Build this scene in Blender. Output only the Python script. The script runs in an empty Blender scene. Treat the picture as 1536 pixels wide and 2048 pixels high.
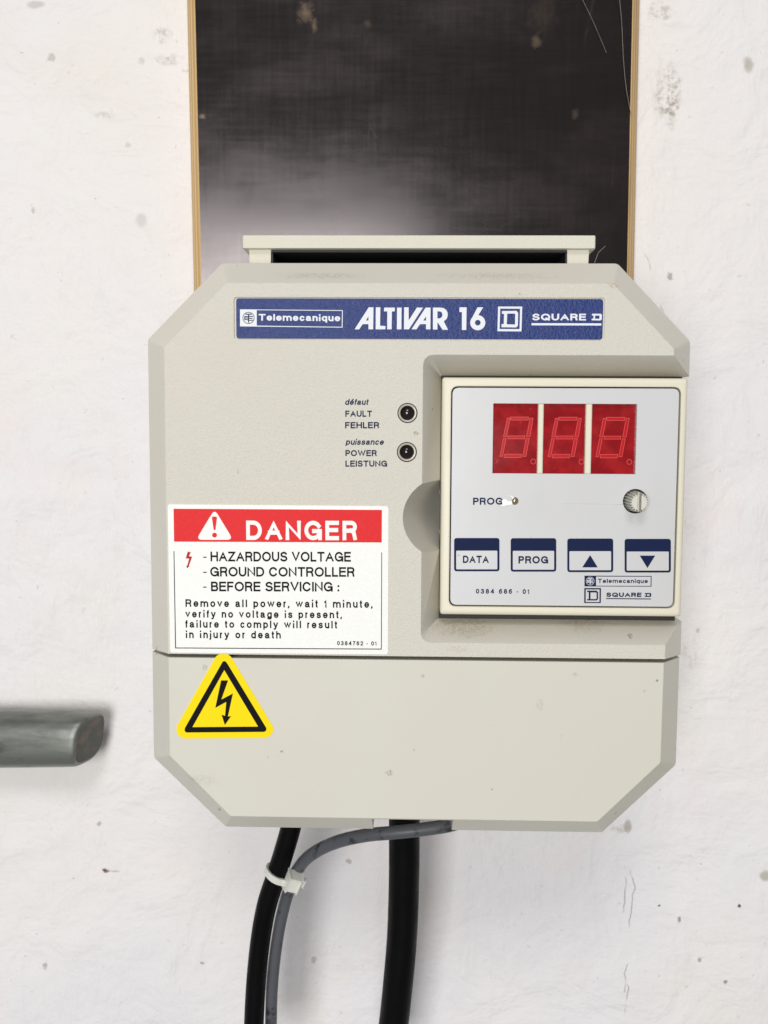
import bpy, bmesh, math, random
import numpy as np
from mathutils import Vector, Matrix

random.seed(4)
rng = np.random.default_rng(7)
scene = bpy.context.scene
C = scene.collection
MM = 0.001

# ------------------------------------------------------------------ camera
# X to the right, Y into the wall, Z up; cover front is the plane Y = 0; units metres
F_PX, PITCH, YAW, ROLL, DIST = 2000.0, math.radians(4.849), math.radians(-1.412), math.radians(0.304), 0.40
_f = np.array([math.sin(YAW)*math.cos(PITCH), math.cos(YAW)*math.cos(PITCH), -math.sin(PITCH)])
_r = np.array([math.cos(YAW), -math.sin(YAW), 0.0])
_u = np.cross(_r, _f)
CR = math.cos(ROLL)*_r + math.sin(ROLL)*_u
CU = -math.sin(ROLL)*_r + math.cos(ROLL)*_u
CF = _f
CP = -CF/CF[1]*DIST
camd = bpy.data.cameras.new('camera')
cam = bpy.data.objects.new('camera', camd); C.objects.link(cam)
camd.sensor_fit = 'HORIZONTAL'; camd.sensor_width = 36.0; camd.lens = F_PX/1536*36
camd.clip_start = 0.01; camd.clip_end = 50
M3 = Matrix(((CR[0], CU[0], -CF[0]), (CR[1], CU[1], -CF[1]), (CR[2], CU[2], -CF[2])))
cam.matrix_world = Matrix.Translation(Vector(CP)) @ M3.to_4x4()
camd.dof.use_dof = True; camd.dof.focus_distance = DIST/CF[1] + 0.004; camd.dof.aperture_fstop = 24
scene.camera = cam

# ------------------------------------------------------------------ world, lamps, exposure
w = bpy.data.worlds.new('World'); scene.world = w; w.use_nodes = True
w.node_tree.nodes['Background'].inputs[0].default_value = (0.97, 0.98, 1.0, 1)
w.node_tree.nodes['Background'].inputs[1].default_value = 0.22
def area(name, loc, target, sx, sy, power, col):
    l = bpy.data.lights.new(name, 'AREA'); l.shape = 'RECTANGLE'; l.size = sx; l.size_y = sy
    l.energy = power; l.color = col
    o = bpy.data.objects.new(name, l); C.objects.link(o)
    o.location = loc
    o.rotation_euler = (Vector(target) - Vector(loc)).to_track_quat('-Z', 'Y').to_euler()
    return o
area('doorway_light', (-0.46, -2.5, 0.08), (-0.46, 0, 0.08), 0.96, 1.12, 46, (1.0, 0.99, 0.975))
area('window_light', (-0.10, -2.4, 2.2), (0, 0.05, 0), 1.1, 0.8, 30, (1.0, 0.99, 0.975))
scene.view_settings.view_transform = 'Standard'; scene.view_settings.look = 'None'
scene.view_settings.exposure = 0.0; scene.view_settings.gamma = 1.0
scene.view_settings.use_curve_mapping = False
scene.render.engine = 'CYCLES'
scene.cycles.use_denoising = True
scene.cycles.max_bounces = 6
scene.cycles.use_adaptive_sampling = True; scene.cycles.adaptive_threshold = 0.02

# ------------------------------------------------------------------ measuring helpers
def at(px, py, Y=0.0):
    """point of the photograph (1536 x 2048) carried out to the plane Y (metres)"""
    d = CF + CR*(px-768)/F_PX - CU*(py-1024)/F_PX
    return CP + d*((Y-CP[1])/d[1])
def Z_(ox, oy, s): return lambda p: (ox+p[0]/s, oy+p[1]/s)

WALL_Y, BOARD_Y = .120, .105
DRV = Vector((.01285, .060, -.1343))

# ------------------------------------------------------------------ material helpers
def srgb(r, g, b):
    f = lambda c: (c/255/12.92 if c/255 <= .04045 else ((c/255+.055)/1.055)**2.4)
    return (f(r), f(g), f(b), 1)
class NT:
    def __init__(s, name):
        s.m = bpy.data.materials.new(name); s.m.use_nodes = True
        s.t = s.m.node_tree; s.n = s.t.nodes; s.b = s.n['Principled BSDF']
        s.co = s.n.new('ShaderNodeTexCoord').outputs['Object']
    def link(s, a, b): s.t.links.new(a, b)
    def set(s, inp, v):
        if hasattr(v, 'is_linked') or isinstance(v, bpy.types.NodeSocket): s.link(v, inp)
        else: inp.default_value = v
    def node(s, typ, ins=(), **kw):
        n = s.n.new(typ)
        for k, v in kw.items(): setattr(n, k, v)
        for k, v in (ins.items() if isinstance(ins, dict) else ()): s.set(n.inputs[k], v)
        return n
    def math(s, op, a, b=0.0, c=None, clamp=False):
        n = s.n.new('ShaderNodeMath'); n.operation = op; n.use_clamp = clamp
        s.set(n.inputs[0], a); s.set(n.inputs[1], b)
        if c is not None: s.set(n.inputs[2], c)
        return n.outputs[0]
    def mapping(s, scale=(1, 1, 1), loc=(0, 0, 0), rot=(0, 0, 0), co=None):
        n = s.n.new('ShaderNodeMapping'); s.link(co or s.co, n.inputs[0])
        n.inputs['Scale'].default_value = scale; n.inputs['Location'].default_value = loc; n.inputs['Rotation'].default_value = rot
        return n.outputs[0]
    def noise(s, scale, detail=3, rough=.55, co=None, dist=0):
        n = s.node('ShaderNodeTexNoise', {'Scale': scale, 'Detail': detail, 'Roughness': rough, 'Distortion': dist})
        s.link(co or s.co, n.inputs['Vector']); return n.outputs[0]
    def voronoi(s, scale, co=None, feature='F1', rand=1.0):
        n = s.node('ShaderNodeTexVoronoi', {'Scale': scale, 'Randomness': rand}, feature=feature)
        s.link(co or s.co, n.inputs['Vector']); return n
    def ramp(s, v, a, b, lo=0.0, hi=1.0, smooth=True):
        n = s.n.new('ShaderNodeMapRange'); n.interpolation_type = 'SMOOTHSTEP' if smooth else 'LINEAR'
        s.set(n.inputs[0], v)
        n.inputs[1].default_value = a; n.inputs[2].default_value = b; n.inputs[3].default_value = lo; n.inputs[4].default_value = hi
        return n.outputs[0]
    def mix(s, f, a, b, blend='MIX'):
        n = s.n.new('ShaderNodeMix'); n.data_type = 'RGBA'; n.blend_type = blend
        s.set(n.inputs[0], f); s.set(n.inputs[6], a); s.set(n.inputs[7], b); return n.outputs[2]
    def bump(s, h, strength, dist, normal=None):
        n = s.node('ShaderNodeBump', {'Height': h, 'Strength': strength, 'Distance': dist})
        if normal is not None: s.link(normal, n.inputs['Normal'])
        return n.outputs[0]
    def bevel(s, r, samples=2):
        n = s.n.new('ShaderNodeBevel'); n.samples = samples; n.inputs[0].default_value = r; return n.outputs[0]
    def fin(s, base=None, rough=None, normal=None, metal=None, spec=None, **kw):
        I = s.b.inputs
        if base is not None: s.set(I['Base Color'], base)
        if rough is not None: s.set(I['Roughness'], rough)
        if normal is not None: s.link(normal, I['Normal'])
        if metal is not None: s.set(I['Metallic'], metal)
        if spec is not None: s.set(I['Specular IOR Level'], spec)
        for k, v in kw.items(): s.set(I[k], v)
        return s.m
def plain(name, col, rough=.5, metal=0, spec=.5):
    return NT(name).fin(col, rough, metal=metal, spec=spec)

def plastic(name, base, rough=.5, grain=0.0, gscale=1500, dirt=.35, bev=.00035, yellow=.2, marks=()):
    t = NT(name)
    big = t.noise(14, 3)
    c = t.mix(t.math('MULTIPLY', t.ramp(big, .35, .75), yellow), base, (base[0]*.97, base[1]*.93, base[2]*.80, 1))
    # small grey-brown specks and smears of dust
    v = t.voronoi(150, co=t.mapping((1, 1, 1)))
    sz = t.node('ShaderNodeSeparateColor', {'Color': v.outputs['Color']})
    spot = t.math('MULTIPLY', t.ramp(v.outputs['Distance'], .03, .11, 1, 0), t.ramp(sz.outputs[0], .88, .97))
    smear = t.math('MULTIPLY', t.ramp(t.noise(420, 4, .7, co=t.mapping((.45, 1, 1), rot=(0, .5, 0))), .66, .78), t.ramp(t.noise(26, 2), .46, .66))
    d = t.math('MULTIPLY', t.math('MAXIMUM', spot, t.math('MULTIPLY', smear, .65)), dirt, clamp=True)
    c = t.mix(d, c, srgb(112, 100, 82))
    if marks:
        s = t.node('ShaderNodeSeparateXYZ', {0: t.co}); fine = t.noise(900, 4, .7); wb = t.math('MULTIPLY', t.math('SUBTRACT', t.noise(500, 4, .7), .5), 2.2)
        for px, py, rx, ry, amt, col in marks:
            p = at(px, py, 0.0)-np.array(DRV)
            dx = t.math('DIVIDE', t.math('SUBTRACT', s.outputs[0], float(p[0])), rx*.2*MM); dz = t.math('DIVIDE', t.math('SUBTRACT', s.outputs[2], float(p[2])), ry*.2*MM)
            r = t.math('ADD', t.math('SQRT', t.math('ADD', t.math('MULTIPLY', dx, dx), t.math('MULTIPLY', dz, dz))), wb)
            c = t.mix(t.math('MULTIPLY', t.ramp(r, .3, 1.1, amt, 0), t.ramp(fine, .40, .58)), c, col)
    n = t.bevel(bev)
    if grain:
        g = t.noise(gscale, 2, .5)
        g2 = t.noise(gscale*.45, 2, .5)
        gn = t.node('ShaderNodeSeparateXYZ', {0: t.n.new('ShaderNodeNewGeometry').outputs['True Normal']}).outputs[1]
        front = t.ramp(t.math('MULTIPLY', gn, -1.0), .93, .97, .12, 1.0)
        n = t.bump(t.math('MULTIPLY', t.math('ADD', g, t.math('MULTIPLY', g2, .7)), front), grain, .00042, n)
    return t.fin(c, t.ramp(t.noise(40, 3), .3, .7, rough-.05, rough+.08), n, spec=.28)

M = {}
M['upper'] = plastic('cover_plastic_grained', srgb(214, 210, 199), .46, .75, 2100, .5, yellow=.2, marks=((832, 866, 7, 6, .75, srgb(150, 112, 60)), (1226, 571, 14, 7, .5, srgb(170, 140, 84)), (476, 942, 3, 6, .6, srgb(110, 104, 92)), (930, 1262, 70, 20, .45, srgb(168, 150, 118)),
    (1180, 1258, 60, 16, .35, srgb(150, 138, 112)), (1266, 1277, 6, 5, .8, srgb(96, 82, 60)), (915, 1298, 30, 9, .35, srgb(190, 164, 140)), (640, 548, 90, 9, .4, srgb(160, 150, 126)), (1000, 548, 120, 9, .35, srgb(160, 150, 126)), (1040, 588, 3, 3, .8, srgb(90, 80, 70))))
M['lower'] = plastic('cover_plastic_smooth', srgb(211, 208, 197), .5, .12, 1800, .35, yellow=.2, marks=((402, 1560, 40, 16, .22, srgb(150, 138, 116)), (410, 1336, 8, 9, .5, srgb(140, 128, 104)), (778, 1546, 9, 10, .55, srgb(128, 116, 100)), (985, 1579, 3, 3, .9, srgb(60, 50, 44)), (1314, 1361, 3, 4, .9, srgb(60, 52, 44)), (846, 1352, 4, 5, .6, srgb(120, 104, 92)),
    (563, 1503, 4, 3, .7, srgb(110, 100, 90)), (1080, 1410, 10, 16, .28, srgb(150, 140, 120)), (1240, 1640, 6, 4, .6, srgb(110, 100, 84)), (436, 1626, 5, 5, .8, srgb(96, 80, 62)), (1150, 1350, 9, 5, .4, srgb(140, 130, 112))))
M['frame'] = plastic('keypad_frame_plastic', srgb(229, 223, 203), .42, .05, 1800, .25, bev=.0009)
M['hood'] = plastic('hood_plastic', srgb(216, 213, 199), .5, .4, 1500, .3)
M['dark'] = plain('black_metal_and_shade', (.012, .011, .010, 1), .6)  # also on the added sheets that stand for shade
M['gap'] = plain('seam_plastic', srgb(120, 112, 98), .6)
M['black'] = plain('black_ink', (.006, .006, .007, 1), .6, spec=.08)
M['navy'] = plain('navy_ink', (.008, .016, .062, 1), .55, spec=.1)
M['white'] = plain('white_ink', (.80, .82, .86, 1), .5, spec=.2)
M['redline'] = plain('segment_edge_red', (.72, .10, .09, 1), .35, spec=.2)

def m_panel():
    t = NT('keypad_film')
    s = t.node('ShaderNodeSeparateXYZ', {0: t.co})
    c = t.mix(t.ramp(t.noise(16, 3), .35, .7), srgb(207, 207, 208), srgb(203, 203, 202))
    # hairline crease across the film, a little below the indicator
    wob = t.math('MULTIPLY', t.math('SUBTRACT', t.noise(25, 2), .5), .0016)
    z = t.math('ABSOLUTE', t.math('ADD', t.math('SUBTRACT', s.outputs[2], PANEL_CREASE), wob))
    line = t.math('MULTIPLY', t.ramp(z, .00006, .00022, 1, 0), t.ramp(t.noise(60, 2), .4, .62))
    line = t.math('MULTIPLY', line, t.ramp(s.outputs[0], .030, .10, 0, .55))
    sm = t.math('MULTIPLY', t.ramp(t.noise(330, 4, .7, co=t.mapping((.6, 1, 1.2), rot=(0, -.7, 0))), .67, .80), t.ramp(t.noise(28, 2), .5, .66))
    v = t.voronoi(170)
    sp = t.math('MULTIPLY', t.ramp(v.outputs['Distance'], .03, .10, 1, 0), t.ramp(t.node('ShaderNodeSeparateColor', {'Color': v.outputs['Color']}).outputs[0], .9, .97))
    c = t.mix(t.math('MULTIPLY', t.math('MAXIMUM', t.math('MAXIMUM', sm, sp), line), .6), c, srgb(120, 112, 98))
    n = t.bump(t.noise(60, 2), .08, .001, t.bevel(.0003))
    return t.fin(c, .33, n)
def m_plate():
    t = NT('name_plate_blue')
    g = t.math('ADD', t.noise(1300, 2), t.noise(600, 2))
    c = t.mix(t.ramp(t.noise(900, 2), .55, .75), srgb(38, 56, 116), srgb(52, 72, 132))
    return t.fin(c, .38, t.bump(g, .8, .0003), spec=.25)
def m_label(name, col, rough=.45):
    t = NT(name)
    c = t.mix(t.ramp(t.noise(900, 2), .5, .8), col, (min(1, col[0]*1.08), min(1, col[1]*1.2+.006), min(1, col[2]*1.2+.006), 1))
    return t.fin(c, rough, t.bump(t.noise(700, 2), .12, .0002), spec=.12)
M['plate'] = m_plate()
M['label'] = m_label('label_white', srgb(243, 243, 238))
M['red'] = m_label('label_red', srgb(224, 40, 44))
M['red_small'] = plain('red_ink', srgb(186, 34, 40), .5, spec=.1)
M['yellow'] = plain('sticker_yellow', srgb(252, 222, 0), .45, spec=.12)

def m_display():
    t = NT('display_red')
    c = t.mix(t.ramp(t.noise(130, 3), .35, .7), srgb(138, 14, 22), srgb(166, 28, 33))
    v = t.voronoi(500); k = t.node('ShaderNodeSeparateColor', {'Color': v.outputs['Color']}).outputs[0]
    d = t.math('MULTIPLY', t.ramp(v.outputs['Distance'], .05, .2, 1, 0), t.ramp(k, .93, .99))
    scr = t.ramp(t.noise(260, 4, .75, co=t.mapping((1, 1, .5), rot=(0, .6, 0))), .70, .82)
    c = t.mix(t.math('MULTIPLY', t.math('MAXIMUM', d, scr), .35), c, srgb(230, 130, 120))
    return t.fin(c, t.ramp(t.noise(60, 2), .3, .7, .07, .16), spec=.4)
M['display'] = m_display()
M['segment'] = plain('segment_red', srgb(188, 20, 31), .3, spec=.2)
M['lens'] = NT('lamp_lens').fin((.010, .006, .005, 1), .08, spec=.6)
M['bezel'] = NT('lamp_bezel').fin(srgb(205, 198, 186), .22, metal=.3)
M['bronze'] = NT('indicator_lens').fin(srgb(176, 158, 130), .15, metal=.75)
M['ivory'] = plastic('knob_ivory', srgb(212, 210, 200), .42, .05, 1500, .2, bev=.0002)

def m_wall():
    t = NT('plaster_white')
    s = t.node('ShaderNodeSeparateXYZ', {0: t.co}); X, Zc = s.outputs[0], s.outputs[2]
    big = t.noise(5.5, 3)
    c = t.mix(t.ramp(big, .38, .66), srgb(234, 230, 228), srgb(230, 228, 230))
    c = t.mix(t.math('MULTIPLY', t.ramp(t.noise(13, 4, .6), .50, .74), .45), c, srgb(233, 222, 219))
    c = t.mix(t.math('MULTIPLY', t.ramp(t.noise(10, 3, .6, co=t.mapping(loc=(3, 1, 2))), .5, .75), .4), c, srgb(229, 226, 214))
    # brush streaks
    st = t.noise(150, 4, .7, co=t.mapping((1.0, 1, .24), rot=(0, -.55, 0)), dist=.6)
    st2 = t.noise(120, 4, .7, co=t.mapping((.28, 1, 1.0), rot=(0, .55, 0), loc=(1, 2, 3)), dist=.8)
    patch = t.ramp(t.noise(9, 2, co=t.mapping(loc=(7, 0, 1))), .42, .6)
    c = t.mix(t.math('MULTIPLY', t.math('MULTIPLY', t.ramp(st, .54, .75), patch), .11), c, srgb(176, 168, 164))
    c = t.mix(t.math('MULTIPLY', t.math('MULTIPLY', t.ramp(st2, .56, .76), t.math('SUBTRACT', 1.0, patch)), .10), c, srgb(180, 174, 168))
    # grey specks of two sizes
    wco = t.n.new('ShaderNodeVectorMath'); wco.operation = 'MULTIPLY_ADD'
    nn = t.node('ShaderNodeTexNoise', {'Scale': 120, 'Detail': 3}); t.link(t.co, nn.inputs['Vector'])
    t.link(nn.outputs['Color'], wco.inputs[0]); wco.inputs[1].default_value = (.013, .013, .013); t.link(t.co, wco.inputs[2])
    spec_all = None
    for sc, r0, r1, th, am in ((36, .01, .06, .70, .16), (85, .01, .11, .74, .22), (220, .02, .15, .80, .28)):
        v = t.voronoi(sc, co=wco.outputs[0])
        col = t.node('ShaderNodeSeparateColor', {'Color': v.outputs['Color']})
        k = t.math('MULTIPLY', t.ramp(v.outputs['Distance'], r0, r1, 1, 0), t.ramp(col.outputs[1], th, 1.0, 0, am))
        spec_all = k if spec_all is None else t.math('MAXIMUM', spec_all, k)
    c = t.mix(spec_all, c, srgb(112, 106, 98))
    # single marks that can be pointed at: (px, py, half width, half height in px, strength, colour)
    fine = t.noise(230, 5, .75)
    wob1 = t.math('MULTIPLY', t.math('SUBTRACT', t.noise(90, 4, .7), .5), 1.6)
    wob2 = t.math('MULTIPLY', t.math('SUBTRACT', t.noise(420, 4, .7), .5), 2.6)
    def blob(px, py, rx, ry, amt, col, broken=True):
        nonlocal c
        p = at(px, py, WALL_Y); k = .26*MM
        dx = t.math('DIVIDE', t.math('SUBTRACT', X, float(p[0])), rx*k); dz = t.math('DIVIDE', t.math('SUBTRACT', Zc, float(p[2])), ry*k)
        r = t.math('ADD', t.math('SQRT', t.math('ADD', t.math('MULTIPLY', dx, dx), t.math('MULTIPLY', dz, dz))), wob1 if max(rx, ry) > 13 else wob2)
        msk = t.ramp(r, .45, 1.1, amt, 0)
        if broken: msk = t.math('MULTIPLY', msk, t.ramp(fine, .42, .62))
        c = t.mix(msk, c, col)
    mould = srgb(138, 124, 100)
    blob(1338, 185, 30, 62, .55, mould); blob(1346, 215, 16, 36, .45, mould); blob(1322, 20, 30, 24, .4, mould)
    blob(1500, 125, 14, 18, .5, mould, False); blob(1342, 552, 7, 8, .6, srgb(130, 116, 96), False)
    blob(378, 135, 18, 14, .5, srgb(120, 116, 104)); blob(322, 68, 22, 18, .42, srgb(130, 126, 116)); blob(340, 118, 34, 14, .4, srgb(130, 126, 116))
    blob(280, 440, 13, 15, .24, srgb(125, 122, 112), False); blob(254, 288, 7, 7, .24, srgb(120, 116, 108), False)
    blob(282, 120, 8, 9, .24, srgb(120, 116, 108), False); blob(100, 114, 9, 9, .38, srgb(120, 124, 108), False); blob(205, 228, 26, 9, .32, srgb(140, 130, 118))
    blob(62, 418, 6, 7, .4, srgb(120, 112, 104), False); blob(72, 8, 20, 8, .4, srgb(150, 145, 135), False)
    blob(208, 1744, 8, 6, .95, srgb(98, 62, 44), False); blob(228, 1745, 16, 2.5, .4, srgb(120, 110, 104), False)
    blob(1480, 1813, 4.5, 4.5, .95, srgb(70, 45, 34), False); blob(1361, 1842, 4, 7, .7, srgb(120, 108, 72), False)
    blob(1532, 1753, 12, 14, .6, srgb(150, 148, 118), False); blob(1452, 1965, 5, 6, .7, srgb(90, 84, 78), False)
    blob(1400, 1922, 5, 7, .6, srgb(120, 110, 104), False); blob(1320, 1814, 4, 3, .8, srgb(60, 54, 50), False)
    blob(697, 1723, 7, 6, .5, srgb(150, 120, 110), False); blob(626, 1925, 7, 9, .45, srgb(150, 125, 112), False)
    blob(1258, 1655, 9, 18, .6, srgb(150, 136, 122), False); blob(1240, 1660, 22, 12, .45, srgb(170, 158, 134))
    blob(88, 1935, 6, 8, .5, srgb(130, 104, 100), False); blob(404, 1930, 5, 4, .6, srgb(110, 106, 100), False); blob(197, 1649, 6, 5, .5, srgb(110, 108, 108), False)
    blob(1380, 1310, 16, 40, .3, srgb(180, 160, 158)); blob(1396, 1262, 5, 6, .4, srgb(130, 112, 112), False)
    # cracks: two nearly vertical wandering lines low on the right
    cr = None
    for (xa, ya, xb, yb, seed) in ((1252, 1720, 1247, 2060, 1.0), (1270, 1725, 1249, 2040, 5.0), (1290, 500, 1336, 640, 9.0)):
        a, b = at(xa, ya, WALL_Y), at(xb, yb, WALL_Y)
        lo, hi = float(min(a[2], b[2])), float(max(a[2], b[2])); sl = float((b[0]-a[0])/(b[2]-a[2]))
        xl = t.math('ADD', t.math('MULTIPLY', t.math('SUBTRACT', Zc, float(a[2])), sl), float(a[0]))
        wb = t.math('MULTIPLY', t.math('SUBTRACT', t.noise(70, 4, .6, co=t.mapping((.05, 1, 1), loc=(seed, 0, seed))), .5), .008)
        dd = t.math('ABSOLUTE', t.math('SUBTRACT', t.math('SUBTRACT', X, xl), wb))
        k = t.math('MULTIPLY', t.ramp(dd, .00005, .00034, 1, 0), t.ramp(t.noise(60, 3, co=t.mapping(loc=(seed, 0, 0))), .48, .62))
        k = t.math('MULTIPLY', k, t.math('MULTIPLY', t.ramp(Zc, lo, lo+.008), t.ramp(Zc, hi-.008, hi, 1, 0)))
        cr = k if cr is None else t.math('MAXIMUM', cr, k)
    c = t.mix(t.math('MULTIPLY', cr, .34), c, srgb(96, 90, 84))
    h = t.math('ADD', t.math('MULTIPLY', t.noise(60, 5, .6), 1.0), t.math('MULTIPLY', t.math('MULTIPLY', st, patch), .7))
    h = t.math('ADD', h, t.math('MULTIPLY', t.math('MULTIPLY', st2, t.math('SUBTRACT', 1.0, patch)), .55))
    h = t.math('ADD', h, t.math('MULTIPLY', t.noise(24, 4, .55, dist=.6), 3.4)); h = t.math('SUBTRACT', h, t.math('MULTIPLY', spec_all, .8)); h = t.math('SUBTRACT', h, cr)
    return t.fin(c, .75, t.bump(h, .60, .0019), spec=.3)

def m_board():
    t = NT('board_dark_film')
    hs = t.noise(620, 3, .6, co=t.mapping((.06, 1, 1)))
    vs = t.noise(520, 3, .6, co=t.mapping((1, 1, .05)))
    cl = t.noise(26, 4, .6, co=t.mapping((.7, 1, 1.3)))
    c = t.mix(t.ramp(cl, .35, .7), (.0060, .0038, .0036, 1), (.0120, .0068, .0066, 1))
    dust = t.math('MULTIPLY', t.ramp(t.noise(85, 5, .7, co=t.mapping((1, 1, .6))), .62, .82), .05)
    c = t.mix(dust, c, srgb(128, 116, 104))
    scr = t.voronoi(60, co=t.mapping((1, 1, .15), rot=(0, .5, 0)), feature='DISTANCE_TO_EDGE').outputs['Distance']
    c = t.mix(t.math('MULTIPLY', t.math('MULTIPLY', t.ramp(scr, .0, .012, 1, 0), t.ramp(t.noise(40, 3), .55, .7)), .05), c, srgb(170, 160, 150))
    s = t.node('ShaderNodeSeparateXYZ', {0: t.co}); X, Zc = s.outputs[0], s.outputs[2]
    wob = t.math('MULTIPLY', t.math('SUBTRACT', t.noise(260, 5, .75), .5), 2.6)
    for px, py, rx, ry, amt in ((612, 26, 16, 20, .5), (628, 52, 6, 16, .45), (735, 48, 9, 7, .15), (1072, 82, 10, 16, .28), (1085, 30, 30, 40, .07), (404, 232, 6, 5, .7), (1150, 228, 8, 10, .18)):
        p = at(px, py, BOARD_Y)-np.array((0.010, WALL_Y, -.02)); k = .25*MM
        dx = t.math('DIVIDE', t.math('SUBTRACT', X, float(p[0])), rx*k); dz = t.math('DIVIDE', t.math('SUBTRACT', Zc, float(p[2])), ry*k)
        r = t.math('ADD', t.math('SQRT', t.math('ADD', t.math('MULTIPLY', dx, dx), t.math('MULTIPLY', dz, dz))), wob)
        c = t.mix(t.ramp(r, .0, 1.3, amt, 0), c, srgb(140, 120, 98))
    rg = t.math('ADD', t.ramp(t.math('ADD', hs, vs), .72, 1.3, .160, .188), t.ramp(cl, .4, .7, -.015, .03))
    return t.fin(c, rg, t.bump(t.math('ADD', hs, vs), .012, .0002), spec=.66, **{'Specular Tint': (1.0, .91, .92, 1)})
def m_ply():
    t = NT('plywood_edge')
    s = t.node('ShaderNodeSeparateXYZ', {0: t.co})
    ply = t.node('ShaderNodeTexWave', {'Scale': 95.0, 'Distortion': 1.5, 'Detail': 2}, bands_direction='Y'); t.link(t.mapping((1, 1, .03)), ply.inputs[0])
    c = t.mix(t.ramp(ply.outputs[1], .2, .8), srgb(196, 158, 104), srgb(228, 196, 140))
    c = t.mix(t.math('MULTIPLY', t.ramp(t.noise(60, 4, .6, co=t.mapping((1, 1, .2))), .5, .75), .5), c, srgb(150, 112, 70))
    return t.fin(c, .7)
def m_cable(name, col, scuff_glint, rough, spec=.3):
    t = NT(name)
    n1 = t.noise(170, 4, .62, co=t.mapping((.7, 1.0, .7)))
    d = t.math('MULTIPLY', t.ramp(n1, .55, .64), scuff_glint)
    c = t.mix(d, col, (.018, .018, .02, 1))
    return t.fin(c, t.ramp(t.noise(90, 3), .3, .7, rough-.08, rough+.08), t.bump(t.noise(500, 3), .06, .0004), spec=spec)
M['cable_black'] = m_cable('cable_black_pvc', (.0018, .0018, .0022, 1), 0, .5, .11)
M['cable_grey'] = m_cable('cable_grey_pvc', srgb(86, 88, 93), .8, .42)
M['nylon'] = NT('nylon_white').fin(srgb(220, 220, 212), .36, **{'Subsurface Weight': .35, 'Subsurface Radius': (.002, .002, .0015), 'Subsurface Scale': .5})
def m_pipe():
    t = NT('pipe_grey_metal')
    g = t.noise(60, 5, .65, co=t.mapping((.3, 1, 1)))
    c = t.mix(t.ramp(g, .42, .66), srgb(132, 135, 128), srgb(104, 107, 103))
    c = t.mix(t.math('MULTIPLY', t.ramp(t.noise(140, 5, .7, co=t.mapping((.35, 1, 1))), .55, .7), .45), c, srgb(56, 58, 58))
    return t.fin(c, t.ramp(g, .3, .7, .34, .48), t.bump(t.noise(90, 4, co=t.mapping((.3, 1, 1))), .2, .001), metal=.65)
M['pipe'] = m_pipe()
def m_rust():
    t = NT('pipe_end_rust')
    c = t.mix(t.ramp(t.noise(110, 5, .7), .48, .68), srgb(92, 94, 90), srgb(122, 108, 98))
    return t.fin(c, .7, t.bump(t.noise(300, 3), .4, .0006))
M['rust'] = m_rust()
M['web'] = plain('cobweb_silk', srgb(150, 140, 130), .7)

# ------------------------------------------------------------------ object helpers
def finish(me, name, mats, parent=None, org=None, smooth=None):
    if not isinstance(mats, (list, tuple)): mats = [mats]
    for m in mats: me.materials.append(m)
    if org is not None: me.transform(Matrix.Translation(-Vector(org)))
    if smooth is not None:
        for p in me.polygons: p.use_smooth = True
        me.set_sharp_from_angle(angle=math.radians(smooth))
    me.name = name
    o = bpy.data.objects.new(name, me); C.objects.link(o)
    if parent is not None: o.parent = parent
    return o
def tag(o, label, cat=None, group=None, kind=None):
    if label: o['label'] = label
    if cat: o['category'] = cat
    if group: o['group'] = group
    if kind: o['kind'] = kind
    return o
def root(name, loc, label, cat):
    o = bpy.data.objects.new(name, None); C.objects.link(o); o.location = loc; o.empty_display_size = .02
    return tag(o, label, cat)
def round_poly(pts, r, n=4):
    out = []
    N = len(pts)
    for i, p in enumerate(pts):
        ri = r[i] if isinstance(r, (list, tuple)) else r
        p = Vector(p)
        if ri <= 0:
            out += [tuple(p)]*(n+1) if isinstance(r, (list, tuple)) and n < 0 else [tuple(p)]
            continue
        a = (Vector(pts[i-1])-p); b = (Vector(pts[(i+1) % N])-p)
        ang = a.angle(b); a.normalize(); b.normalize()
        d = min(ri/math.tan(ang/2), .49*min((Vector(pts[i-1])-p).length, (Vector(pts[(i+1) % N])-p).length))
        q0 = p+a*d; q1 = p+b*d
        for k in range(n+1):
            s = k/n
            out.append(tuple((1-s)**2*q0+2*s*(1-s)*p+s*s*q1))
    return out
def loft(loops, mm=True):
    """loops: list of (Y, [(X,Z)...]) front to back; closed solid with caps"""
    k = MM if mm else 1.0
    bm = bmesh.new(); rows = []
    for Y, lp in loops: rows.append([bm.verts.new((x*k, Y*k, z*k)) for x, z in lp])
    n = len(rows[0])
    bm.faces.new(rows[0])
    bm.faces.new(list(reversed(rows[-1])))
    for a, b in zip(rows[:-1], rows[1:]):
        for i in range(n):
            j = (i+1) % n
            bm.faces.new((a[j], a[i], b[i], b[j]))
    bmesh.ops.remove_doubles(bm, verts=bm.verts, dist=1e-7)
    bmesh.ops.recalc_face_normals(bm, faces=bm.faces)
    me = bpy.data.meshes.new('m'); bm.to_mesh(me); bm.free(); return me
def box(x0, x1, y0, y1, z0, z1):
    return loft([(y0, [(x0, z0), (x0, z1), (x1, z1), (x1, z0)]), (y1, [(x0, z0), (x0, z1), (x1, z1), (x1, z0)])])
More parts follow.
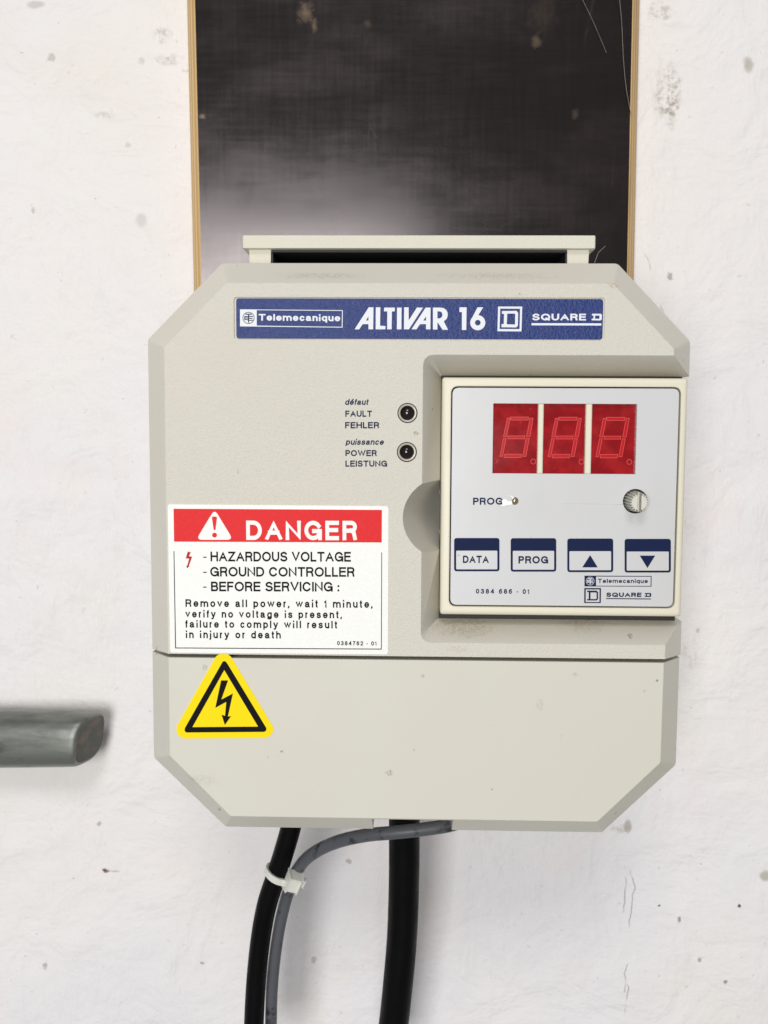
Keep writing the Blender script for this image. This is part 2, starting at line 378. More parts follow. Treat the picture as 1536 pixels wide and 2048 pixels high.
def revolve(profile, c, seg=40):
    """profile [(radius, Y)] in mm about an axis parallel to Y through c = (X, Z) mm; closed at both ends when the radius is 0"""
    bm = bmesh.new(); rows = []
    for r, y in profile:
        if r <= 1e-6: rows.append([bm.verts.new((c[0]*MM, y*MM, c[1]*MM))])
        else: rows.append([bm.verts.new(((c[0]+r*math.cos(2*math.pi*i/seg))*MM, y*MM, (c[1]+r*math.sin(2*math.pi*i/seg))*MM)) for i in range(seg)])
    for a, b in zip(rows[:-1], rows[1:]):
        for i in range(seg):
            j = (i+1) % seg
            f = [a[i % len(a)], a[j % len(a)], b[j % len(b)], b[i % len(b)]]
            f = list(dict.fromkeys(f))
            if len(f) > 2: bm.faces.new(f)
    bmesh.ops.recalc_face_normals(bm, faces=bm.faces)
    me = bpy.data.meshes.new('m'); bm.to_mesh(me); bm.free(); return me
def boolean(me, cutters):
    o = bpy.data.objects.new('tmp', me); C.objects.link(o); tmp = [o]
    for cm in cutters:
        c = bpy.data.objects.new('tmpc', cm); C.objects.link(c); tmp.append(c)
        md = o.modifiers.new('b', 'BOOLEAN'); md.operation = 'DIFFERENCE'; md.solver = 'EXACT'; md.object = c
    bpy.context.view_layer.update()
    out = bpy.data.meshes.new_from_object(o.evaluated_get(bpy.context.evaluated_depsgraph_get()))
    for t in tmp: bpy.data.objects.remove(t)
    out.materials.clear()
    return out
def curve_mesh(cu, Y):
    o = bpy.data.objects.new('tmp', cu); C.objects.link(o)
    bpy.context.view_layer.update()
    me = bpy.data.meshes.new_from_object(o.evaluated_get(bpy.context.evaluated_depsgraph_get()))
    bpy.data.objects.remove(o); bpy.data.curves.remove(cu)
    me.materials.clear()
    me.transform(Matrix.Translation((0, Y, 0)) @ Matrix.Rotation(math.pi/2, 4, 'X'))
    return me
def fill(loops, Y, thick=0.0):
    """flat filled outline (holes by even-odd) from (X,Z) metres at depth Y, optionally with thickness"""
    cu = bpy.data.curves.new('c', 'CURVE'); cu.dimensions = '2D'; cu.fill_mode = 'BOTH'; cu.extrude = thick/2
    for lp in loops:
        sp = cu.splines.new('POLY'); sp.points.add(len(lp)-1); sp.use_cyclic_u = True
        for q, (x, z) in zip(sp.points, lp): q.co = (x, z, 0, 1)
    return curve_mesh(cu, Y)
def pxloops(loops, Y, z=lambda p: p):
    out = []
    for lp in loops:
        L = []
        for p in lp:
            q = at(*z(p), Y); L.append((float(q[0]), float(q[2])))
        out.append(L)
    return out
def circ(cx, cy, r, n=28): return [(cx+r*math.cos(2*math.pi*i/n), cy+r*math.sin(2*math.pi*i/n)) for i in range(n)]
def rect(x0, y0, x1, y1): return [(x0, y0), (x1, y0), (x1, y1), (x0, y1)]
def printed(name, loops, Y, mat, parent, z=lambda p: p, thick=0.0):
    return finish(fill(pxloops(loops, Y, z), Y, thick), name, mat, parent, DRV)
# ------------------------------------------------------------------ drawn lettering: a plain grotesque alphabet of stroked outlines
def arc(cx, cy, rx, ry, a0, a1, n=14):
    return [(cx+rx*math.cos(math.radians(a0+(a1-a0)*i/n)), cy+ry*math.sin(math.radians(a0+(a1-a0)*i/n))) for i in range(n+1)]
XH = .70
_bowl = arc(.5, XH/2, .5, XH/2, 0, 360, 24)
_S = arc(.5, .755, .45, .245, 22, 270, 14)+arc(.5, .255, .5, .255, 90, -158, 14)[1:]
_e = [[(.03, XH*.50), (.97, XH*.50)], arc(.5, XH/2, .5, XH/2, 3, 318, 22)]
GLYPH = {   # width as a share of cap height, strokes on a unit square (y = 1 is cap height)
    'A': (.96, [[(0, 0), (.5, 1), (1, 0)], [(.2, .35), (.8, .35)]]),
    'B': (.80, [[(0, 0), (0, 1)], [(0, 1), (.6, 1)]+arc(.62, .765, .33, .235, 90, -90, 8)+[(0, .53)], [(.6, .53)]+arc(.66, .265, .34, .265, 90, -90, 8)+[(0, 0)]]),
    'C': (.96, [arc(.5, .5, .5, .5, 36, 324, 24)]),
    'D': (.90, [[(0, 0), (0, 1), (.42, 1)]+arc(.45, .5, .55, .5, 90, -90, 16)+[(0, 0)]]),
    'E': (.78, [[(1, 1), (0, 1), (0, 0), (1, 0)], [(0, .53), (.92, .53)]]),
    'F': (.72, [[(1, 1), (0, 1), (0, 0)], [(0, .51), (.88, .51)]]),
    'G': (1.0, [arc(.5, .5, .5, .5, 36, 335, 24), [(.56, .46), (1, .46), (1, 0)]]),
    'H': (.88, [[(0, 0), (0, 1)], [(1, 0), (1, 1)], [(0, .53), (1, .53)]]),
    'I': (0, [[(0, 0), (0, 1)]]),
    'L': (.68, [[(0, 1), (0, 0), (1, 0)]]),
    'N': (.88, [[(0, 0), (0, 1), (1, 0), (1, 1)]]),
    'O': (1.04, [arc(.5, .5, .5, .5, 0, 360, 28)]),
    'P': (.78, [[(0, 0), (0, 1)], [(0, 1), (.6, 1)]+arc(.66, .735, .34, .265, 90, -90, 10)+[(0, .47)]]),
    'Q': (1.04, [arc(.5, .5, .5, .5, 0, 360, 28), [(.58, .26), (.96, -.02)]]),
    'R': (.84, [[(0, 0), (0, 1)], [(0, 1), (.6, 1)]+arc(.64, .745, .33, .255, 90, -90, 10)+[(0, .49)], [(.62, .49), (.84, .40), (.90, .22), (.96, 0)]]),
    'S': (.84, [_S]),
    'T': (.84, [[(0, 1), (1, 1)], [(.5, 1), (.5, 0)]]),
    'U': (.86, [[(0, 1), (0, .38)]+arc(.5, .38, .5, .38, 180, 360, 14)+[(1, 1)]]),
    'V': (.92, [[(0, 1), (.5, 0), (1, 1)]]),
    'W': (1.32, [[(0, 1), (.26, 0), (.5, 1), (.74, 0), (1, 1)]]),
    'Z': (.84, [[(.03, 1), (1, 1), (0, 0), (1, 0)]]),
    'a': (.68, [arc(.44, XH*.74, .40, XH*.26, 165, 0, 10)+[(.84, .12), (1, 0)], [(.84, XH*.58), (.34, XH*.50)]+arc(.34, XH*.25, .34, XH*.25, 90, 270, 8)+[(.62, .03), (.84, .16)]]),
    'c': (.64, [arc(.5, XH/2, .5, XH/2, 42, 318, 20)]),
    'd': (.68, [_bowl, [(1, 0), (1, 1)]]),
    'e': (.68, _e),
    'é': (.68, _e+[[(.42, XH+.14), (.72, 1.02)]]),
    'f': (.34, [[(.4, 0), (.4, .82)]+arc(.9, .80, .5, .20, 180, 92, 6), [(0, XH), (1, XH)]]),
    'g': (.68, [_bowl, [(1, XH), (1, -.06)]+arc(.5, -.06, .5, .20, 0, -160, 10)]),
    'h': (.66, [[(0, 0), (0, 1)], [(0, .40)]+arc(.5, .42, .5, XH-.42, 180, 0, 12)+[(1, 0)]]),
    'i': (0, [[(0, 0), (0, XH-.10)], [(0, 1.0), (0, 1.03)]]),
    'j': (0, [[(0, XH-.10), (0, -.17), (-.10, -.27)], [(0, 1.0), (0, 1.03)]]),
    'l': (0, [[(0, 0), (0, 1)]]),
    'm': (1.10, [[(0, 0), (0, XH)], [(0, .40)]+arc(.25, .42, .25, XH-.42, 180, 0, 10)+[(.5, 0)], [(.5, .40)]+arc(.75, .42, .25, XH-.42, 180, 0, 10)+[(1, 0)]]),
    'n': (.64, [[(0, 0), (0, XH)], [(0, .40)]+arc(.5, .42, .5, XH-.42, 180, 0, 12)+[(1, 0)]]),
    'o': (.70, [_bowl]),
    'p': (.68, [_bowl, [(0, XH), (0, -.27)]]),
    'q': (.68, [_bowl, [(1, XH), (1, -.27)]]),
    'r': (.36, [[(0, 0), (0, XH)], [(0, .36)]+arc(.85, .36, .85, XH-.36, 180, 95, 8)]),
    's': (.62, [[(x, y*XH) for x, y in _S]]),
    't': (.34, [[(.42, .93), (.42, .14)]+arc(.86, .14, .44, .14, 180, 275, 6), [(0, XH), (1, XH)]]),
    'u': (.64, [[(0, XH), (0, .28)]+arc(.5, .28, .5, .28, 180, 360, 12), [(1, XH), (1, 0)]]),
    'v': (.66, [[(0, XH), (.5, 0), (1, XH)]]),
    'w': (.98, [[(0, XH), (.26, 0), (.5, XH), (.74, 0), (1, XH)]]),
    'y': (.66, [[(0, XH), (.5, .02)], [(1, XH), (.42, -.20), (.28, -.27), (.1, -.26)]]),
    '0': (.68, [arc(.5, .5, .5, .5, 0, 360, 24)]), '1': (.34, [[(0, .76), (.5, .80), (1, 1), (1, 0)]]),
    '2': (.68, [arc(.5, .70, .48, .30, 168, -30, 12)+[(0, 0), (1, 0)]]),
    '3': (.68, [arc(.48, .765, .44, .235, 160, -90, 12), arc(.48, .265, .52, .265, 90, -160, 12)]),
    '4': (.72, [[(.76, 0), (.76, 1)], [(.74, 1), (0, .28), (1, .28)]]),
    '6': (.68, [arc(.5, .32, .5, .32, 0, 360, 20), arc(.62, .42, .62, .58, 180, 62, 10)]),
    '7': (.66, [[(0, 1), (1, 1), (.5, .5), (.34, 0)]]),
    '8': (.68, [arc(.5, .765, .42, .235, 0, 360, 18), arc(.5, .265, .5, .265, 0, 360, 18)]),
    ',': (0, [[(0, .02), (-.05, -.14)]]), '-': (.24, [[(0, .40), (1, .40)]]), ':': (0, [[(0, .02), (0, .05)], [(0, .56), (0, .59)]]),
}
def stroke_text(s, w, gap, shear):
    """vertices and quads (x, y, layer) of a line of lettering with cap height 1 and stroke width w"""
    V, Fc = [], []; x = 0.0; lay = 0
    for ch in s:
        if ch == ' ': x += .30+gap; continue
        W, strokes = GLYPH[ch]; W = max(W, w); inner = W-w
        for st in strokes:
            P = [np.array((x+w/2+(px*inner if inner > 1e-6 else (px*.8)), w/2+py*(1-w))) for px, py in st]
            Q = [P[0]]
            for p in P[1:]:
                if np.linalg.norm(p-Q[-1]) > 1e-4: Q.append(p)
            P = Q; closed = len(P) > 8 and np.linalg.norm(P[0]-P[-1]) < 1e-3
            if closed: P = P[:-1]
            n = len(P)
            if not closed:
                d = P[1]-P[0]; d /= np.linalg.norm(d); P[0] = P[0]-d*w/2*.98
                d = P[-1]-P[-2]; d /= np.linalg.norm(d); P[-1] = P[-1]+d*w/2*.98
            base = len(V)
            for i in range(n):
                a = P[i-1] if (i > 0 or closed) else None; b = P[(i+1) % n] if (i < n-1 or closed) else None
                t0 = (P[i]-a)/np.linalg.norm(P[i]-a) if a is not None else None
                t1 = (b-P[i])/np.linalg.norm(b-P[i]) if b is not None else None
                if t0 is None: t0 = t1
                if t1 is None: t1 = t0
                n0 = np.array((-t0[1], t0[0])); n1 = np.array((-t1[1], t1[0])); m = n0+n1
                L = np.linalg.norm(m); m = m/L if L > 1e-3 else n0
                k = min(1/max(np.dot(m, n0), .2), 2.2)*w/2
                for sg in (1, -1):
                    q = P[i]+m*k*sg
                    if min(p[1] for p in st) >= 0: q[1] = max(q[1], 0.0)
                    q[1] = min(q[1], max(1.0, P[i][1]+w/2))
                    V.append((q[0]+shear*q[1], q[1], lay))
            for i in range(n if closed else n-1):
                j = (i+1) % n; Fc.append((base+2*i, base+2*i+1, base+2*j+1, base+2*j))
            lay = (lay+1) % 5
        x += W+gap
    return V, Fc
def text_mesh(s, p0, p1, cap_px, Y, z=lambda p: p, w=.12, shear=0.0, gap=.18):
    """lettering whose ink starts at photograph point p0 and ends at p1 on its baseline; cap height in the same units"""
    V, Fc = stroke_text(s, w, gap, shear)
    x0 = min(v[0] for v in V); x1 = max(v[0] for v in V)
    a = at(*z(p0), Y); b = at(*z(p1), Y); c = at(*z((p0[0], p0[1]-cap_px)), Y)
    wdt = math.hypot(b[0]-a[0], b[2]-a[2]); ang = math.atan2(b[2]-a[2], b[0]-a[0]); h = c[2]-a[2]
    me = bpy.data.meshes.new('t'); me.from_pydata([(v[0], -v[2]*8e-6, v[1]) for v in V], [], Fc)
    me.transform(Matrix.Translation((a[0], Y, a[2])) @ Matrix.Rotation(-ang, 4, 'Y') @ Matrix.Diagonal((wdt/(x1-x0), 1, h, 1)) @ Matrix.Translation((-x0, 0, 0)))
    bm = bmesh.new(); bm.from_mesh(me)
    for f in bm.faces:
        if f.normal.y > 0: f.normal_flip()
    bm.to_mesh(me); bm.free()
    return me
def lettering(s, p0, p1, cap_px, Y, mat, parent, z=lambda p: p, **kw):
    return finish(text_mesh(s, p0, p1, cap_px, Y, z, **kw), 'lettering', mat, parent, DRV)
def catmull(P, n=10):
    P = [np.array(p, float) for p in P]; P = [2*P[0]-P[1]]+P+[2*P[-1]-P[-2]]; out = []
    for i in range(1, len(P)-2):
        for k in range(n):
            t = k/n; a, b, c, d = P[i-1:i+3]
            out.append(.5*((2*b)+(c-a)*t+(2*a-5*b+4*c-d)*t*t+(3*b-a-3*c+d)*t**3))
    out.append(P[-2]); return out
def tube(path, radii, seg=24):
    """round tube with its own radius at each path point; closed ends"""
    N = len(path); 
    if not hasattr(radii, '__len__'): radii = [radii]*N
    bm = bmesh.new(); rows = []
    nrm = None
    for i in range(N):
        t = path[min(i+1, N-1)]-path[max(i-1, 0)]; t = t/np.linalg.norm(t)
        if nrm is None: nrm = np.cross(t, [0.3, 1, .2])
        nrm = nrm-t*np.dot(nrm, t); nrm /= np.linalg.norm(nrm); b = np.cross(t, nrm)
        rows.append([bm.verts.new(path[i]+radii[i]*(math.cos(2*math.pi*k/seg)*nrm+math.sin(2*math.pi*k/seg)*b)) for k in range(seg)])
    for a, b in zip(rows[:-1], rows[1:]):
        for k in range(seg):
            j = (k+1) % seg; bm.faces.new((a[k], a[j], b[j], b[k]))
    bm.faces.new(rows[0]); bm.faces.new(rows[-1])
    bmesh.ops.recalc_face_normals(bm, faces=bm.faces)
    me = bpy.data.meshes.new('m'); bm.to_mesh(me); bm.free(); return me
def resample(L, ds):
    L = np.array(L); d = np.r_[0, np.cumsum(np.linalg.norm(np.diff(L, axis=0), axis=1))]
    s = np.linspace(0, d[-1], max(2, int(d[-1]/ds))); return [np.array([np.interp(q, d, L[:, k]) for k in range(3)]) for q in s]

PANEL_CREASE = float(at(1200, 1008.5, .0049)[2]-DRV[2])

# ------------------------------------------------------------------ wall
def build_wall():
    x = np.arange(-.70, .7001, .004); z = np.arange(-.85, .8501, .004)
    nx, nz = len(x), len(z); XX, ZZ = np.meshgrid(x, z, indexing='ij')
    def vnoise(sx, sz, seed):
        r = np.random.default_rng(seed); g = r.random((64, 64))
        u = (XX/sx) % 63; v = (ZZ/sz) % 63; i = u.astype(int); j = v.astype(int); fu = u-i; fv = v-j
        fu = fu*fu*(3-2*fu); fv = fv*fv*(3-2*fv)
        return (g[i, j]*(1-fu)*(1-fv)+g[i+1, j]*fu*(1-fv)+g[i, j+1]*(1-fu)*fv+g[i+1, j+1]*fu*fv)-.5
    H = vnoise(.11, .16, 1)*.0034+vnoise(.045, .09, 2)*.0026+vnoise(.02, .03, 3)*.0012+vnoise(.009, .009, 5)*.0003
    near = np.exp(-(((XX-.01)/.16)**2+((ZZ-.12)/.26)**2)**2)      # flat enough behind the mounting board
    Y = WALL_Y+.0012-H*(1-.85*near)
    co = np.stack([XX, Y, ZZ], -1).reshape(-1, 3)
    I = np.arange(nx*nz).reshape(nx, nz)
    q = np.stack([I[:-1, :-1], I[1:, :-1], I[1:, 1:], I[:-1, 1:]], -1).reshape(-1, 4)
    me = bpy.data.meshes.new('wall'); me.from_pydata(co.tolist(), [], q.tolist())
    for p in me.polygons: p.use_smooth = True
    me.update()
    o = finish(me, 'wall', m_wall()); o['kind'] = 'structure'
    return o
build_wall()

# ------------------------------------------------------------------ mounting board
board = root('mounting_board', (0.010, WALL_Y, -.02), 'dark brown film-faced plywood board with raw wood edges fixed to the white wall', 'board')
def mm2(px, py, Y): p = at(px, py, Y)*1000; return p[0], p[2]
fl0, fl1 = mm2(390, 0, BOARD_Y), mm2(403, 560, BOARD_Y); fr0, fr1 = mm2(1265, 0, BOARD_Y), mm2(1254, 541, BOARD_Y)
def ext(a, b, z): t = (z-a[1])/(b[1]-a[1]); return (a[0]+t*(b[0]-a[0]), z)
zt, zb = 420, -20
face_lp = [ext(fl0, fl1, zb), ext(fl0, fl1, zt), ext(fr0, fr1, zt), ext(fr0, fr1, zb)]
def grow(lp, l, r, y): return [(lp[0][0]-l, lp[0][1]), (lp[1][0]-l, lp[1][1]), (lp[2][0]+r, lp[2][1]), (lp[3][0]+r, lp[3][1])]
by = BOARD_Y*1000
finish(loft([(by, face_lp), (by+.9, grow(face_lp, .15, .15, 0))]), 'film_face', m_board(), board, board.location)
finish(loft([(by+.9, grow(face_lp, .9, .6, 0)), (by+3, grow(face_lp, 2.6, 2.0, 0)), (by+8, grow(face_lp, 5.2, 4.6, 0)), (by+15.5, grow(face_lp, 7.2, 6.8, 0))]), 'plywood_core', m_ply(), board, board.location)

# ------------------------------------------------------------------ the drive
drive = root('frequency_drive', DRV, 'beige plastic motor drive with blue name strip, red display and warning labels on wall', 'motor drive')
def part(me, name, mat, parent=None, smooth=None, label=None):
    o = finish(me, name, mat, parent or drive, DRV, smooth)
    if label: o['label'] = label
    return o
XL, XR, XLo, XRo, CD = -88.0, 113.8, -97.8, 123.6, 13.2
up_front = round_poly([(XL, -58.8), (XL, 65.2), (-62.9, 90.5), (89.3, 90.5), (XR, 65.2), (XR, -58.8)], [0, 1.6, 1.6, 1.6, 1.6, 0], 4)
up_out = round_poly([(XLo, -59.8), (XLo, 69.3), (-66.9, 100.3), (93.5, 100.3), (XRo, 69.3), (XRo, -59.8)], [0, 3.2, 3.2, 3.2, 3.2, 0], 4)
upper = loft([(0, up_front), (CD, up_out), (46, [(12.85+(x-12.85)*.99, z*.99) for x, z in up_out])])
# recess for the keypad: sloped walls on three sides, open to the right
rf = round_poly([(15.2, -53.0), (15.2, 62.6), (150, 62.6), (150, -53.0)], [4.6, 4.6, 0, 0], 5)
rb = round_poly([(22.75, -45.7), (22.75, 55.15), (150, 55.15), (150, -45.7)], [.5, .5, 0, 0], 5)
slope = lambda k: [(a[0]+(b[0]-a[0])*k, a[1]+(b[1]-a[1])*k) for a, b in zip(rf, rb)]
cut_recess = loft([(-4.0, slope(-.30)), (0, rf), (CD, rb), (30, rb)])
sc = at(881, 1035, 0)*1000
def slot(c, r, tilt, l0, l1, seg=72):
    """round finger slot: cylinder of radius r (mm) whose axis dips to the right by tilt from the front plane"""
    d = Vector((math.cos(tilt), math.sin(tilt), 0)); n = Vector((-math.sin(tilt), math.cos(tilt), 0)); bm = bmesh.new(); rows = []
    for l in (l0, l1): rows.append([bm.verts.new((Vector(c)+d*l+n*r*math.cos(2*math.pi*i/seg)+Vector((0, 0, 1))*r*math.sin(2*math.pi*i/seg))*MM) for i in range(seg)])
    for i in range(seg): j = (i+1) % seg; bm.faces.new((rows[0][i], rows[0][j], rows[1][j], rows[1][i]))
    bm.faces.new(rows[0]); bm.faces.new(rows[1]); bm.normal_update(); bmesh.ops.recalc_face_normals(bm, faces=bm.faces)
    if bm.calc_volume(signed=True) < 0: bmesh.ops.reverse_faces(bm, faces=bm.faces)
    me = bpy.data.meshes.new('m'); bm.to_mesh(me); bm.free(); return me
cut_scoop = slot((sc[0]+3.4, 0, sc[2]-.2), 16.9, math.radians(66), -26, 36, 96)
l1 = at(815, 826, 0)*1000; l2 = at(813.7, 904, 0)*1000
cyl = lambda c, r, y0, y1: revolve([(0, y0), (r, y0), (r, y1), (0, y1)], c, 40)
pl = pxloops([[(468, 592.5), (1209.5, 597.5), (1208.5, 681), (468, 678.5)]], 0)[0]
px0 = (pl[0][0]+pl[3][0])*500; px1 = (pl[1][0]+pl[2][0])*500; pz1 = (pl[0][1]+pl[1][1])*500; pz0 = (pl[2][1]+pl[3][1])*500
pocket = round_poly([(px0, pz0), (px0, pz1), (px1, pz1), (px1, pz0)], 1.3, 4)
cut_plate = loft([(-1, pocket), (.55, pocket)])
upper = boolean(upper, [cut_recess, cut_scoop, cyl((l1[0], l1[2]), 3.75, -2, 9), cyl((l2[0], l2[2]), 3.75, -2, 9), cut_plate])
part(upper, 'upper_cover', M['upper'], smooth=33)

low_front = round_poly([(XL+.2, -101.5), (XL+.2, -60.3), (XR-.4, -60.3), (XR-.6, -101.6), (88.2, -126.8), (-62.8, -126.8)], [1.6, 0, 0, 1.6, 1.6, 1.6], 4)
low_out = round_poly([(XLo, -106.8), (XLo, -61.0), (XRo-.5, -61.0), (XRo-.6, -106.9), (92.8, -136.7), (-67.3, -136.7)], [3.0, 0, 0, 3.0, 1.6, 1.6], 4)
lower = loft([(0, low_front), (CD, low_out), (46, [(12.85+(x-12.85)*.99, z if z > -62 else z*.992) for x, z in low_out])])
lower = boolean(lower, [loft([(.9, [(-4.2, -150), (-4.2, -127.5), (29.2, -127.5), (29.2, -150)]), (60, [(-4.2, -150), (-4.2, -124), (29.2, -124), (29.2, -150)])]),
                        loft([(-3, [(-4.2, -150), (-4.2, -127.6), (29.2, -127.6), (29.2, -150)]), (3, [(-4.2, -150), (-4.2, -127.6), (29.2, -127.6), (29.2, -150)])])])
part(lower, 'lower_cover', M['lower'], smooth=33)
part(box(XLo+2.6, XRo-3.4, 9.5, 30, -61.5, -58.0), 'seam_strip', M['gap'])
for px in (501, 580, 1077, 1158):
    p = at(px, 1311, .0094)*1000
    part(box(p[0]-.35, p[0]+.35, 9.1, 9.6, -60.3, -58.8), 'latch_slot', M['dark'])
oct_ = [(-84, -96), (-84, 58), (-55, 87), (81, 87), (110, 58), (110, -96), (86, -118), (-60, -118)]
part(loft([(46.1, oct_), (105, oct_)]), 'housing', M['lower'])

# top hood over the cooling fins
hood_bar = loft([(35, round_poly([(-61.9, 110.1), (-61.9, 115.5), (88.2, 115.5), (88.2, 110.1)], .5, 3)), (36.4, round_poly([(-62.3, 109.9), (-62.3, 115.7), (88.6, 115.7), (88.6, 109.9)], .6, 3)), (98, round_poly([(-62.3, 109.9), (-62.3, 115.0), (88.6, 115.0), (88.6, 109.9)], .6, 3))])
hood = part(hood_bar, 'vent_hood', M['hood'], smooth=30)
for xa, xb, xc, xd in ((-59.7, -50.2, -58.9, -50.8), (76.9, 86.2, 77.3, 85.5)):
    part(loft([(37.5, [(xc, 88), (xa, 109.95), (xb, 109.95), (xd, 88)]), (96, [(xc, 88), (xa, 109.95), (xb, 109.95), (xd, 88)])]), 'post', M['hood'], hood)
part(box(-50.1, 76.8, 38, 97, 108.9, 109.85), 'shade_sheet', M['dark'], hood)  # dark sheets added here and below to paint the hood's inner shade
part(box(-50.1, -49.5, 38.5, 97, 90, 108.8), 'shade_sheet', M['dark'], hood); part(box(76.3, 76.8, 38.5, 97, 90, 108.8), 'shade_sheet', M['dark'], hood)
sink = part(box(-49, 75.5, 47, 97, 87.2, 103.0), 'heat_sink', M['dark'])
part(box(-49.5, 76.2, 90, 97.5, 103.1, 109.8), 'back_plate', M['dark'], sink)
for i in range(15):
    x = -47+i*8.6
    part(box(x, x+1.6, 56, 89.9, 103.1, 105.0), 'fin', M['dark'], sink)

# name strip
np_y = .00036
plate_lp = round_poly([(px0+.85, pz0+.35), (px0+.85, pz1-.45), (px1-.6, pz1-.45), (px1-.6, pz0+.35)], 1.2, 4)
plate = part(loft([(.22, plate_lp), (.6, plate_lp)]), 'name_plate', M['plate'], label='long blue strip with white lettering at the top of the cover')
PY = .00012
z2, z3, z4 = Z_(465, 585, 6.144), Z_(695, 585, 5.297), Z_(980, 585, 6.4)
printed('logo_frame', [[(92, 207), (1356, 217), (1352, 431), (92, 416)], [(298, 217), (1346, 226), (1342, 422), (298, 407)]], PY, M['white'], plate, z2)
def emblem(cx, cy, r, z, mat, parent, Y, lw):
    L = [circ(cx, cy, r), circ(cx, cy, r-lw)]
    printed('emblem_ring', L, Y, mat, parent, z)
    k = r/73
    R = lambda x0, y0, x1, y1: rect(cx+x0*k, cy+y0*k, cx+x1*k, cy+y1*k)
    for i, rr in enumerate(((-6, -40, 6, 58), (-38, -52, -6.5, -40), (6.5, -52, 38, -40), (-5.5, -52, 5.5, -40.5), (-52, -22, -42, 26), (-41.5, -22, -6.5, -12), (-41.5, -4, -6.5, 6), (-41.5, 16, -6.5, 26), (6.5, -24, 54, -14), (6.5, 0, 50, 10), (6.5, 24, 54, 34))):
        printed('emblem_stroke', [R(*rr)], Y-.00002*(i % 3), mat, parent, z)
emblem(197, 312, 73, z2, M['navy'], plate, PY-.0001, 7)
lettering('Telemecanique', (322, 345), (1325, 354), 82, PY, M['white'], plate, z2, w=.21, gap=.13)
D = M['white']
for lp in ([[(75, 390), (225, 157), (275, 157), (272, 390), (222, 390), (222, 335), (160, 335), (125, 390)], [(196, 297), (222, 297), (222, 252)]],
           [[(300, 157), (348, 157), (345, 352), (403, 355), (400, 390), (298, 390)]],
           [[(388, 160), (502, 160), (500, 200), (470, 200), (467, 390), (420, 390), (422, 200), (386, 200)]],
           [[(525, 160), (573, 160), (571, 390), (523, 390)]],
           [[(600, 157), (648, 157), (648, 297), (735, 160), (800, 160), (650, 390), (598, 390)]],
           [[(678, 390), (828, 160), (880, 160), (878, 390), (832, 390), (832, 335), (768, 335), (732, 390)], [(803, 297), (832, 297), (832, 252)]],
           [[(905, 160), (985, 160), (1020, 166), (1046, 185), (1060, 212), (1062, 245), (1050, 280), (1020, 305), (1065, 395), (1008, 395), (957, 318), (953, 318), (953, 392), (905, 392)],
            [(953, 200), (980, 200), (998, 210), (1006, 236), (998, 262), (980, 274), (953, 275)]],
           [[(1187, 157), (1262, 157), (1258, 397), (1212, 397), (1212, 207), (1185, 207)]],
           [circ(1380, 320, 80, 40), circ(1380, 320, 30, 30)]):
    printed('letter', lp, PY, D, plate, z3)
printed('letter', [[(1378, 157), (1437, 157), (1385, 242), (1372, 262), (1340, 262), (1308, 290)]], PY-.00004, D, plate, z3)
printed('logo_frame', [[(103, 180), (413, 180), (403, 498), (95, 496)], [(131, 206), (385, 208), (378, 468), (123, 467)]], PY, D, plate, z4)
printed('letter', [[(153, 237), (340, 235), (360, 260), (357, 425), (335, 447), (148, 445), (148, 405), (176, 403), (180, 275), (153, 273)], [(220, 270), (318, 270), (323, 278), (320, 410), (215, 407)]], PY, D, plate, z4)
lettering('SQUARE', (537, 357), (1228, 358), 86, PY, D, plate, z4, w=.22, gap=.14)
printed('letter', [[(1305, 272), (1415, 272), (1432, 285), (1430, 345), (1412, 358), (1300, 356), (1300, 336), (1322, 335), (1326, 295), (1305, 294)], [(1346, 295), (1402, 295), (1400, 336), (1342, 335)]], PY, D, plate, z4)
printed('underline', [[(532, 392), (1425, 395), (1425, 423), (530, 420)]], PY, D, plate, z4)

# indicator lamps and their lettering on the upper cover
for c in (l1, l2):
    lamp = part(revolve([(3.7, .9), (3.65, -.25), (3.45, -.42), (2.95, -.30), (2.72, .5), (2.68, 3.0), (3.7, 3.0)], (c[0], c[2]), 48), 'indicator_lamp', M['bezel'], smooth=50)
    part(revolve([(0, -.75), (.8, -.66), (1.6, -.35), (2.2, .15), (2.6, .9), (2.66, 2.9), (0, 2.9)], (c[0], c[2]), 40), 'lens', M['lens'], lamp, smooth=50)
    part(revolve([(4.0, .02), (4.0, -.06), (3.72, -.06), (3.72, .02)], (c[0], c[2]), 48), 'rim', M['black'], lamp, smooth=30)
zl = Z_(660, 740, 5.12); TY = -.00012
sub_cover = bpy.data.objects['upper_cover']
for s, p0, p1, cap, kw in (('défaut', (155, 357), (397, 357), 60, dict(shear=.2, w=.185, gap=.12)), ('FAULT', (157, 479), (430, 479), 63, dict(w=.2, gap=.14)), ('FEHLER', (155, 597), (503, 597), 64, dict(w=.2, gap=.14)),
                           ('puissance', (157, 766), (552, 766), 60, dict(shear=.2, w=.185, gap=.12)), ('POWER', (158, 882), (478, 882), 62, dict(w=.2, gap=.14)), ('LEISTUNG', (158, 990), (585, 990), 63, dict(w=.2, gap=.14))):
    lettering(s, p0, p1, cap, TY, M['navy'], sub_cover, zl, **kw)

